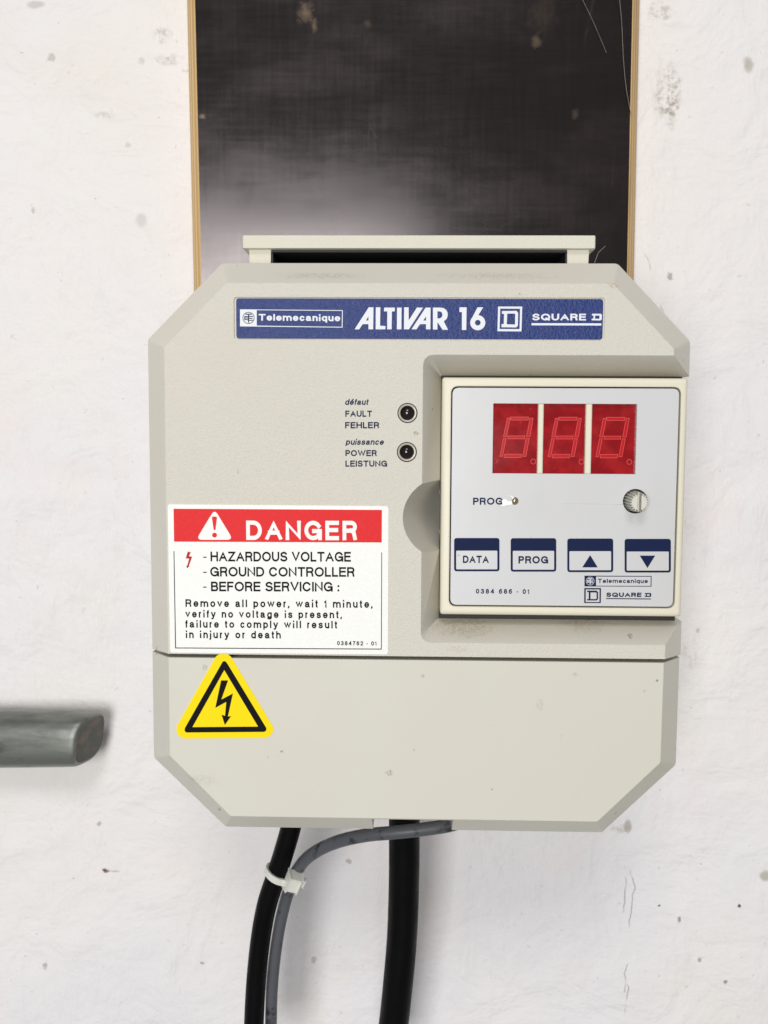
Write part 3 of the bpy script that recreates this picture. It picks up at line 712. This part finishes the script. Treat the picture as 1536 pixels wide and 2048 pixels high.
# keypad module
MY = 4.2
mq = pxloops([[(884, 755), (1377, 756), (1361, 1232), (881, 1230.5)]], MY*MM+.0006)[0]
mx0, mx1, mz1, mz0 = (mq[0][0]+mq[3][0])*500, (mq[1][0]+mq[2][0])*500, (mq[0][1]+mq[1][1])*500, (mq[2][1]+mq[3][1])*500
mo = lambda i, r: round_poly([(mx0+i, mz0+i), (mx0+i, mz1-i), (mx1-i, mz1-i), (mx1-i, mz0+i)], r, 5)
body = loft([(MY, mo(1.5, .8)), (MY+.35, mo(.55, 1.0)), (MY+1.2, mo(.05, 1.2)), (MY+2.2, mo(0, 1.2)), (13.9, mo(.0, 1.2))])
fi = pxloops([[(901.5, 773), (1358.5, 774), (1350.5, 1215), (898.5, 1213)]], MY*MM+.001)[0]
ix0 = (fi[0][0]+fi[3][0])*500; ix1 = (fi[1][0]+fi[2][0])*500; iz1 = (fi[0][1]+fi[1][1])*500; iz0 = (fi[2][1]+fi[3][1])*500
inner = lambda i, r: round_poly([(ix0+i, iz0+i), (ix0+i, iz1-i), (ix1-i, iz1-i), (ix1-i, iz0+i)], r, 6)
body = boolean(body, [loft([(-2, inner(0, 3.0)), (10.5, inner(0, 3.0))])])
key = part(body, 'keypad_module', M['frame'], smooth=40, label='square cream keypad module with red display and four buttons')
part(box(22.85, 121.0, 14.0, 15.0, -45.6, 55.05), 'gap_shade_plate', M['dark'], key)  # dark plate added so the gap round the module looks shaded
part(loft([(10.0, inner(.02, 3.0)), (10.45, inner(.02, 3.0))]), 'backing', M['dark'], key)
PN = 4.9
zd = Z_(980, 800, 5.12)
dw = pxloops([[(33, 40), (1503, 37), (1492, 757), (27, 753)]], PN*MM, zd)[0]
dx0 = (dw[0][0]+dw[3][0])*500; dx1 = (dw[1][0]+dw[2][0])*500; dz1 = (dw[0][1]+dw[1][1])*500; dz0 = (dw[2][1]+dw[3][1])*500
kc = at(1270.5, 1002.5, PN*MM)*1000; lc = at(1029.5, 1002, PN*MM)*1000
pnl = loft([(PN, inner(.55, 2.7)), (PN+1.2, inner(.5, 2.7)), (9.5, inner(.5, 2.7))])
pnl = boolean(pnl, [box(dx0, dx1, 0, 7.6, dz0, dz1), cyl((kc[0], kc[2]), 4.95, 0, 12), cyl((lc[0], lc[2]), 1.5, 0, 12)])
panel = part(pnl, 'panel', m_panel(), key, smooth=35)
# display
DY = .0067
wins = [(33, 489), (548, 976), (1043, 1500)]
segs = {'t': [(207, 172), (400, 172), (393, 208), (213, 208)], 'ul': [(175, 183), (210, 183), (172, 378), (135, 378)], 'ur': [(408, 183), (445, 183), (412, 378), (372, 378)],
        'm': [(180, 365), (360, 365), (355, 400), (182, 400)], 'll': [(135, 392), (168, 392), (130, 580), (98, 580)], 'lr': [(368, 392), (405, 392), (370, 580), (332, 580)], 'b': [(147, 552), (325, 552), (320, 592), (142, 592)]}
def shrink(lp, d):
    n = len(lp); out = []
    cx = sum(p[0] for p in lp)/n; cy = sum(p[1] for p in lp)/n
    ln = []
    for i in range(n):
        p, q = np.array(lp[i], float), np.array(lp[(i+1) % n], float); t = (q-p)/np.linalg.norm(q-p); m = np.array((-t[1], t[0]))
        if np.dot(m, np.array((cx, cy))-p) < 0: m = -m
        ln.append((p+m*d, t))
    for i in range(n):
        (p, t), (q, u) = ln[i-1], ln[i]
        k = np.linalg.solve(np.array([t, -u]).T, q-p); out.append(tuple(p+t*k[0]))
    return out
for i, (xa, xb) in enumerate(wins):
    a = at(*zd((xa, 400)), PN*MM)[0]*1000+.02*(i > 0); b = at(*zd((xb, 400)), PN*MM)[0]*1000
    if i == 0: a = dx0+.02
    if i == 2: b = dx1-.02
    part(box(a, b, DY*1000, 7.5, dz0+.02, dz1-.02), 'display_window', M['display'], key)
    if i < 2:
        nx = at(*zd((wins[i+1][0], 400)), PN*MM)[0]*1000
        part(loft([(PN+.25, [(b+.25, dz0+.02), (b+.25, dz1-.02), (nx-.2, dz1-.02), (nx-.2, dz0+.02)]), (PN+.6, [(b+.02, dz0+.02), (b+.02, dz1-.02), (nx, dz1-.02), (nx, dz0+.02)]), (7.5, [(b+.02, dz0+.02), (b+.02, dz1-.02), (nx, dz1-.02), (nx, dz0+.02)])]), 'divider', M['frame'], key)
    off = (0, 494, 984)[i]
    for k, lp in segs.items():
        lp = [(x+off, y+1.5*i) for x, y in lp]
        hz = k in 'tmb'
        ilp = shrink(lp, 4.5)
        me = fill(pxloops([lp, ilp], DY-.00006, zd), DY-.00006)
        me2 = fill(pxloops([ilp], DY-.00005, zd), DY-.00005)
        bm = bmesh.new(); bm.from_mesh(me); n0 = len(bm.faces); bm.from_mesh(me2)
        bm.faces.ensure_lookup_table()
        for f in bm.faces: f.material_index = 0 if f.index < n0 else 1
        bm.to_mesh(me); bm.free()
        finish(me, 'display_segment', [M['redline'], M['segment']], key, DRV)
    printed('decimal_point', [circ(443+off, 630+2*i, 28), circ(443+off, 630+2*i, 23)], DY-.00006, M['redline'], key, zd)
    ax = (33, 549, 1044)[i]+1
    arc = [(ax+(46 if i == 0 else 22)*math.cos(t)*.98, 628+24*math.sin(t)) for t in np.linspace(-1.4, 1.4, 12)]
    printed('decimal_point', [arc+[(x-4.5, y) for x, y in reversed(arc)]], DY-.00006, M['segment'] if i else M['redline'], key, zd)

zk = Z_(860, 960, 2.844); KY = PN*MM-.00013
lettering('PROG', (245, 141), (414, 140), 40, KY, M['navy'], key, zk, w=.2, gap=.15)
part(revolve([(0, 4.0), (.6, 4.1), (1.1, 4.4), (1.4, 5.0), (1.45, 8), (0, 8)], (lc[0], lc[2]), 24), 'indicator_lens', M['bronze'], key, smooth=50)
scuff_glint = [(400, 146), (412, 138), (408, 120), (420, 108), (436, 112), (444, 122), (462, 118), (468, 100), (446, 86), (470, 94), (480, 102), (474, 126), (464, 140), (440, 142), (424, 148)]
printed('scuff_glint', [scuff_glint], KY-.00004, plain('glint_white', (.93, .93, .92, 1), .3), key, zk)  # white patch painted for the bright glint of crumpled film
# ribbed adjusting knob standing out of its hole
def knob():
    n = 20; lp = []
    def gear(r0, r1):
        L = []
        for i in range(n):
            for da, r in ((-.30, r0), (-.14, r1), (.14, r1), (.30, r0)):
                a = 2*math.pi*(i+.5+da)/n; L.append((kc[0]+r*math.cos(a), kc[2]+r*math.sin(a)))
        return L
    g = loft([(-2.6, gear(2.95, 3.6)), (-2.3, gear(3.0, 3.8)), (9.4, gear(3.5, 4.45))])
    return boolean(g, [box(kc[0]-.75, kc[0]+.75, -8, 1.6, kc[2]-8, kc[2]+8)])
part(knob(), 'adjusting_knob', M['ivory'], key)
# membrane buttons
def rr(x0, y0, x1, y1, r): return round_poly([(x0, y0), (x1, y0), (x1, y1), (x0, y1)], r, 4)
btn = [((137, 330), (395, 519)), ((459, 331), (718, 521)), ((781, 333), (1042, 524)), ((1107, 335), (1370, 526))]
for i, ((x0, y0), (x1, y1)) in enumerate(btn):
    b = printed('button', [rr(x0, y0, x1, y1, 16)], KY, M['navy'], key, zk, thick=.00012)
    b['label'] = ('navy and white membrane button reading DATA', 'navy and white membrane button reading PROG', 'navy and white membrane button with up triangle', 'navy and white membrane button with down triangle')[i]
    printed('button_face', [rr(x0+12, y0+72, x1-12, y1-11, 5)], KY-.00014, panel.data.materials[0], key, zk)
BY = KY-.00022
lettering('DATA', (187, 472), (335, 473), 42, BY, M['navy'], key, zk, w=.215, gap=.15)
lettering('PROG', (503, 475), (672, 475), 42, BY, M['navy'], key, zk, w=.215, gap=.15)
printed('up_triangle', [[(866, 497), (911, 427), (954, 497)]], BY, M['navy'], key, zk)
printed('down_triangle', [[(1193, 430), (1281, 430), (1237, 501)]], BY, M['navy'], key, zk)
lettering('0384 686 - 01', (261, 646), (564, 648), 27, KY, M['navy'], key, zk, w=.2, gap=.34)
zs = Z_(1160, 1145, 10.24)
printed('logo_frame', [[(92, 65), (1467, 72), (1463, 289), (92, 284)], [(328, 82), (1450, 86), (1446, 276), (328, 272)]], KY, M['navy'], key, zs)
emblem(208, 176, 86, zs, M['white'], key, KY-.0001, 7)
lettering('Telemecanique', (365, 213), (1390, 217), 84, KY, M['navy'], key, zs, w=.19, gap=.15)
printed('logo_frame', [[(88, 318), (430, 320), (426, 626), (86, 624)], [(118, 346), (401, 347), (398, 606), (116, 604)]], KY, M['navy'], key, zs)
printed('letter', [[(145, 372), (340, 372), (370, 400), (370, 545), (345, 572), (145, 572), (145, 545), (180, 545), (180, 405), (145, 395)], [(215, 408), (330, 408), (340, 420), (340, 535), (330, 545), (215, 545)]], KY, M['navy'], key, zs)
lettering('SQUARE', (535, 499), (1258, 501), 88, KY, M['navy'], key, zs, w=.24, gap=.15)
printed('letter', [[(1328, 420), (1445, 420), (1460, 435), (1458, 485), (1442, 500), (1325, 498), (1325, 478), (1348, 476), (1350, 442), (1328, 440)], [(1375, 442), (1428, 442), (1425, 477), (1372, 477)]], KY, M['navy'], key, zs)
printed('underline', [[(535, 524), (1455, 534), (1455, 552), (535, 542)]], KY, M['navy'], key, zs)

# danger label
zg, zh = Z_(290, 980, 3.012), Z_(340, 1010, 6.98)
LY = -.00012
dl = printed('danger_label', [round_poly([(137, 86), (1467, 97), (1463, 990), (152, 979)], 18, 5)], LY, M['label'], drive, zg, thick=.0002)
dl['label'] = 'white rectangular label with a red DANGER band and black text'
GY = LY-.0002
printed('red_band', [[(172, 113), (1427, 120), (1426, 316), (175, 311)]], GY, M['red'], dl, zg)
printed('warning_triangle', [round_poly([(622, 60), (882, 486), (364, 486)], 50, 6)], GY-.00006, M['label'], dl, zh)
printed('exclamation_mark', [round_poly([(582, 162), (658, 162), (634, 348), (610, 348)], [22, 22, 8, 8], 5)], GY-.00012, M['red'], dl, zh)
printed('exclamation_mark', [circ(622, 420, 34)], GY-.00012, M['red'], dl, zh)
lettering('DANGER', (610, 301), (1278, 303), 117, GY-.00006, M['label'], dl, zg, w=.215, gap=.2)
printed('bolt_arrow', [[(250, 645), (265, 660), (292, 655), (262, 715), (308, 722), (262, 850), (272, 850), (240, 885), (225, 845), (240, 848), (268, 748), (220, 745)]], GY, M['red_small'], dl, zh)
for s, p0, p1, cap, kw in (('HAZARDOUS VOLTAGE', (395, 430), (1240, 432), 59, dict(w=.185, gap=.12)), ('GROUND CONTROLLER', (393, 521), (1262, 523), 58, dict(w=.185, gap=.12)), ('BEFORE SERVICING :', (398, 610), (1170, 612), 58, dict(w=.185, gap=.12)),
                           ('Remove all power, wait 1 minute,', (244, 704), (1372, 710), 46, dict(w=.19, gap=.30)), ('verify no voltage is present,', (243, 768), (1187, 773), 45, dict(w=.19, gap=.30)),
                           ('failure to comply will result', (243, 829), (1157, 834), 45, dict(w=.19, gap=.30)), ('in injury or death', (246, 892), (818, 895), 45, dict(w=.19, gap=.30)), ('0384762 - 01', (1157, 935), (1394, 937), 25, dict(w=.19, gap=.30))):
    lettering(s, p0, p1, cap, GY, M['black'], dl, zg, **kw)
for y in (405, 496, 585): printed('dash', [rect(350, y-3, 371, y+3)], GY, M['black'], dl, zg)
printed('border_line', [[(172, 368), (176.5, 368), (186.5, 949), (1421.5, 956), (1424, 376), (1428, 376), (1426, 961), (181.5, 954)]], GY, M['black'], dl, zg)

# yellow voltage sticker
zy = Z_(340, 1300, 6.98)
ys = printed('voltage_sticker', [round_poly([(690, 56), (808, 58), (852, 95), (1440, 1075), (1440, 1130), (1400, 1200), (1320, 1226), (195, 1236), (115, 1190), (88, 1120), (100, 1055), (640, 92)], 40, 3)], LY, M['yellow'], drive, zy, thick=.0002)
ys['label'] = 'yellow triangular sticker with black border and lightning arrow'
printed('border', [round_poly([(735, 163), (755, 154), (780, 163), (800, 190), (1346, 1092), (1340, 1128), (1315, 1143), (225, 1152), (203, 1128), (207, 1090)], 10, 2), [(757, 280), (1230, 1070), (312, 1077)]], GY, M['black'], ys, zy)
printed('bolt_arrow', [[(713, 425), (810, 425), (716, 692), (878, 607), (808, 928), (852, 924), (765, 1048), (720, 903), (768, 920), (785, 725), (632, 808)]], GY, M['black'], ys, zy)

# ------------------------------------------------------------------ cables
def path(pts, n=10): return resample(catmull([at(x, y, Y) for x, y, Y in pts], n), .0025)
zc = Z_(460, 1580, 3.072)
def cpath(pts): return path([zc((x, y))+(Y,) for x, y, Y in pts])
def cable(name, p, r, mat, label, seg=28):
    o = finish(tube(p, r, seg), name, mat, smooth=60); tag(o, label, 'cable'); return o
cable('power_cable', cpath([(1071, 60, .058), (1071, 250, .061), (1069, 550, .064), (1058, 880, .067), (1036, 1150, .069), (1005, 1440, .072), (962, 1760, .074)]), .00735, M['cable_black'], 'thickest black cable hanging straight down from the notch under the drive')
cable('thin_cable', cpath([(408, 60, .044), (374, 230, .046), (325, 400, .048), (283, 530, .050), (228, 700, .052), (190, 900, .054), (163, 1150, .056), (147, 1438, .058), (142, 1750, .060)]), .00475, M['cable_black'], 'slimmer black cable curving down left, strapped to the grey cable')
cable('grey_cable', cpath([(1480, 150, .022), (1380, 208, .020), (1200, 240, .0195), (1000, 262, .021), (850, 276, .024), (700, 306, .030), (580, 350, .037), (480, 412, .0445), (415, 490, .0505), (376, 580, .0535), (342, 680, .0565), (308, 820, .0590), (279, 1000, .0605), (259, 1200, .0620), (252, 1438, .0630), (252, 1750, .065)]), .0029, M['cable_grey'], 'scuffed grey cable bending out of the notch across the thick black cable')

# cable tie: strap round both cables, locking head with cut tail
tie = root('cable_tie', at(*zc((330, 540)), .052), 'translucent white nylon cable tie holding slim black and grey cables together', 'cable tie')
ca = at(*zc((288, 515)), .0498); cb = at(*zc((392, 540)), .0522)
ax = at(*zc((325, 400)), .048)-at(*zc((228, 700)), .052); ax /= np.linalg.norm(ax)
ex = cb-ca; ex -= ax*np.dot(ex, ax); dsep = np.linalg.norm(ex); ex /= dsep; ey = np.cross(ax, ex)
def hull(r0, r1, n=20):
    al = math.acos((r0-r1)/dsep); P = []
    for k in range(n+1): a = al+(2*math.pi-2*al)*k/n; P.append(ca+r0*(math.cos(a)*ex+math.sin(a)*ey))
    for k in range(n+1): a = -al+2*al*k/n; P.append(ca+dsep*ex+r1*(math.cos(a)*ex+math.sin(a)*ey))
    return P
def strap():
    a = hull(.00480, .00295); b = hull(.00600, .00415); n = len(a); hw = .0016
    bm = bmesh.new(); R = []
    for L, s in ((b, 1), (b, -1), (a, -1), (a, 1)):
        ring = []
        for i, p in enumerate(L):
            tilt = .0018*(np.dot(p-ca, ex)/dsep)
            ring.append(bm.verts.new(p+ax*(s*hw-tilt)))
        R.append(ring)
    for q in range(4):
        u, v = R[q], R[(q+1) % 4]
        for i in range(n): j = (i+1) % n; bm.faces.new((u[i], u[j], v[j], v[i]))
    bmesh.ops.recalc_face_normals(bm, faces=bm.faces)
    me = bpy.data.meshes.new('m'); bm.to_mesh(me); bm.free(); return me
finish(strap(), 'strap', M['nylon'], tie, tie.location, 40)
fw = -ey if (-ey)[1] < 0 else ey
def chunk(c, vx, vy, vz, taper=.8, bev=.0005):
    bm = bmesh.new(); bmesh.ops.create_cube(bm, size=2)
    for v in bm.verts:
        k = taper if v.co.z > 0 else 1.0
        v.co = Vector(np.array(c)+vx*v.co.x*k+vy*v.co.y*k+vz*v.co.z)
    bmesh.ops.bevel(bm, geom=bm.edges[:], offset=bev, segments=2, affect='EDGES')
    bmesh.ops.recalc_face_normals(bm, faces=bm.faces)
    me = bpy.data.meshes.new('m'); bm.to_mesh(me); bm.free(); return me
hc = at(*zc((388, 570)), .0455)
rotx = ex*math.cos(.1)-ax*math.sin(.1); rotz = np.cross(rotx, fw)
finish(chunk(hc, rotx*.0036, rotz*.0046, fw*.0026), 'locking_head', M['nylon'], tie, tie.location, 30)
finish(chunk(hc+rotx*.0042-rotz*.0006-fw*.0006, rotx*.0013, rotz*.0020, fw*.0010, .9, .0003), 'cut_tail', M['nylon'], tie, tie.location, 30)

# ------------------------------------------------------------------ pipe stub on the left
pipe = root('pipe_stub', at(0, 1475, WALL_Y), 'dull grey metal pipe end with rusty closed tip sticking in from the left edge', 'pipe')
pa = at(180, 1478, .101); axp = np.array([math.cos(math.radians(5)), -math.sin(math.radians(5)), .030]); axp /= np.linalg.norm(axp)
upv = np.array([0, 0, 1.]); upv -= axp*np.dot(upv, axp); upv /= np.linalg.norm(upv); sd = np.cross(axp, upv)
def pipe_mesh():
    rows = []
    prof = [(-.30, 1.10), (-.05, 1.05), (-.03, 1.02), (-.012, .99), (-.004, .975), (-.0020, .955), (-.0007, .92), (.0, .88), (.0001, .85), (.0, .822)]
    bm = bmesh.new(); seg = 56
    for d, k in prof:
        ring = []
        for i in range(seg):
            a = 2*math.pi*i/seg
            cx, cz = math.cos(a), math.sin(a)
            e = .68                                          # squashed: flat-sided round
            rx = math.copysign(abs(cx)**e, cx)*.0118; rz = math.copysign(abs(cz)**e, cz)*.01385
            sk = (.0030*cz-.26*rx)*(1 if d > -.02 else 0)*(1-(-d)/.02 if d > -.02 else 0)   # end not cut square
            ring.append(bm.verts.new(pa+axp*(d+sk)+sd*rx*k+upv*rz*k))
        rows.append(ring)
    for q, (a, b) in enumerate(zip(rows[:-1], rows[1:])):
        for i in range(seg): j = (i+1) % seg; bm.faces.new((a[i], a[j], b[j], b[i]))
    bmesh.ops.recalc_face_normals(bm, faces=bm.faces)
    me = bpy.data.meshes.new('m'); bm.to_mesh(me); bm.free()
    plug = bmesh.new(); vs = []
    for i in range(seg):
        a = 2*math.pi*i/seg; cx, cz = math.cos(a), math.sin(a)
        vs.append(plug.verts.new(pa+axp*(-.0001+.0030*cz-.26*.0118*math.copysign(abs(cx)**.68, cx))+sd*.0118*.822*math.copysign(abs(cx)**.68, cx)+upv*.01385*.822*math.copysign(abs(cz)**.68, cz)))
    ctr = plug.verts.new(pa+axp*(-.0006))
    for i in range(seg): plug.faces.new((vs[i], vs[(i+1) % seg], ctr))
    bmesh.ops.recalc_face_normals(plug, faces=plug.faces)
    m2 = bpy.data.meshes.new('m'); plug.to_mesh(m2); plug.free()
    return me, m2
a, b = pipe_mesh()
finish(a, 'barrel', M['pipe'], pipe, pipe.location, 60)
finish(b, 'rusty_cap', M['rust'], pipe, pipe.location, 60)  # closed cap over the pipe end, browned in patches

# ------------------------------------------------------------------ cobweb strands and a stray fibre
def strand(name, pts, r, label, cat, group=None):
    P = resample(catmull([at(x, y, Y) for x, y, Y in pts], 8), .003)
    o = finish(tube(P, r, 6), name, M['web'], smooth=80); tag(o, label, cat, group); return o
strand('cobweb_strand', [(1236, -30, .100), (1243, 40, .1035), (1247, 120, .1035), (1253, 180, .1035), (1263, 232, .104)], .00011, 'long pale cobweb thread down the right edge of the dark board', 'cobweb')
strand('cobweb_strand', [(1160, -10, .1035), (1185, 40, .103), (1213, 106, .1045)], .00008, 'faint short cobweb thread slanting across top right of the dark board', 'cobweb')
strand('stray_fibre', [(1189, 526, .036), (1195, 515, .035), (1198, 501, .036), (1206, 498, .036), (1211, 492, .037)], .00010, 'tiny curled pale fibre beside the right end of the vent hood', 'fibre')
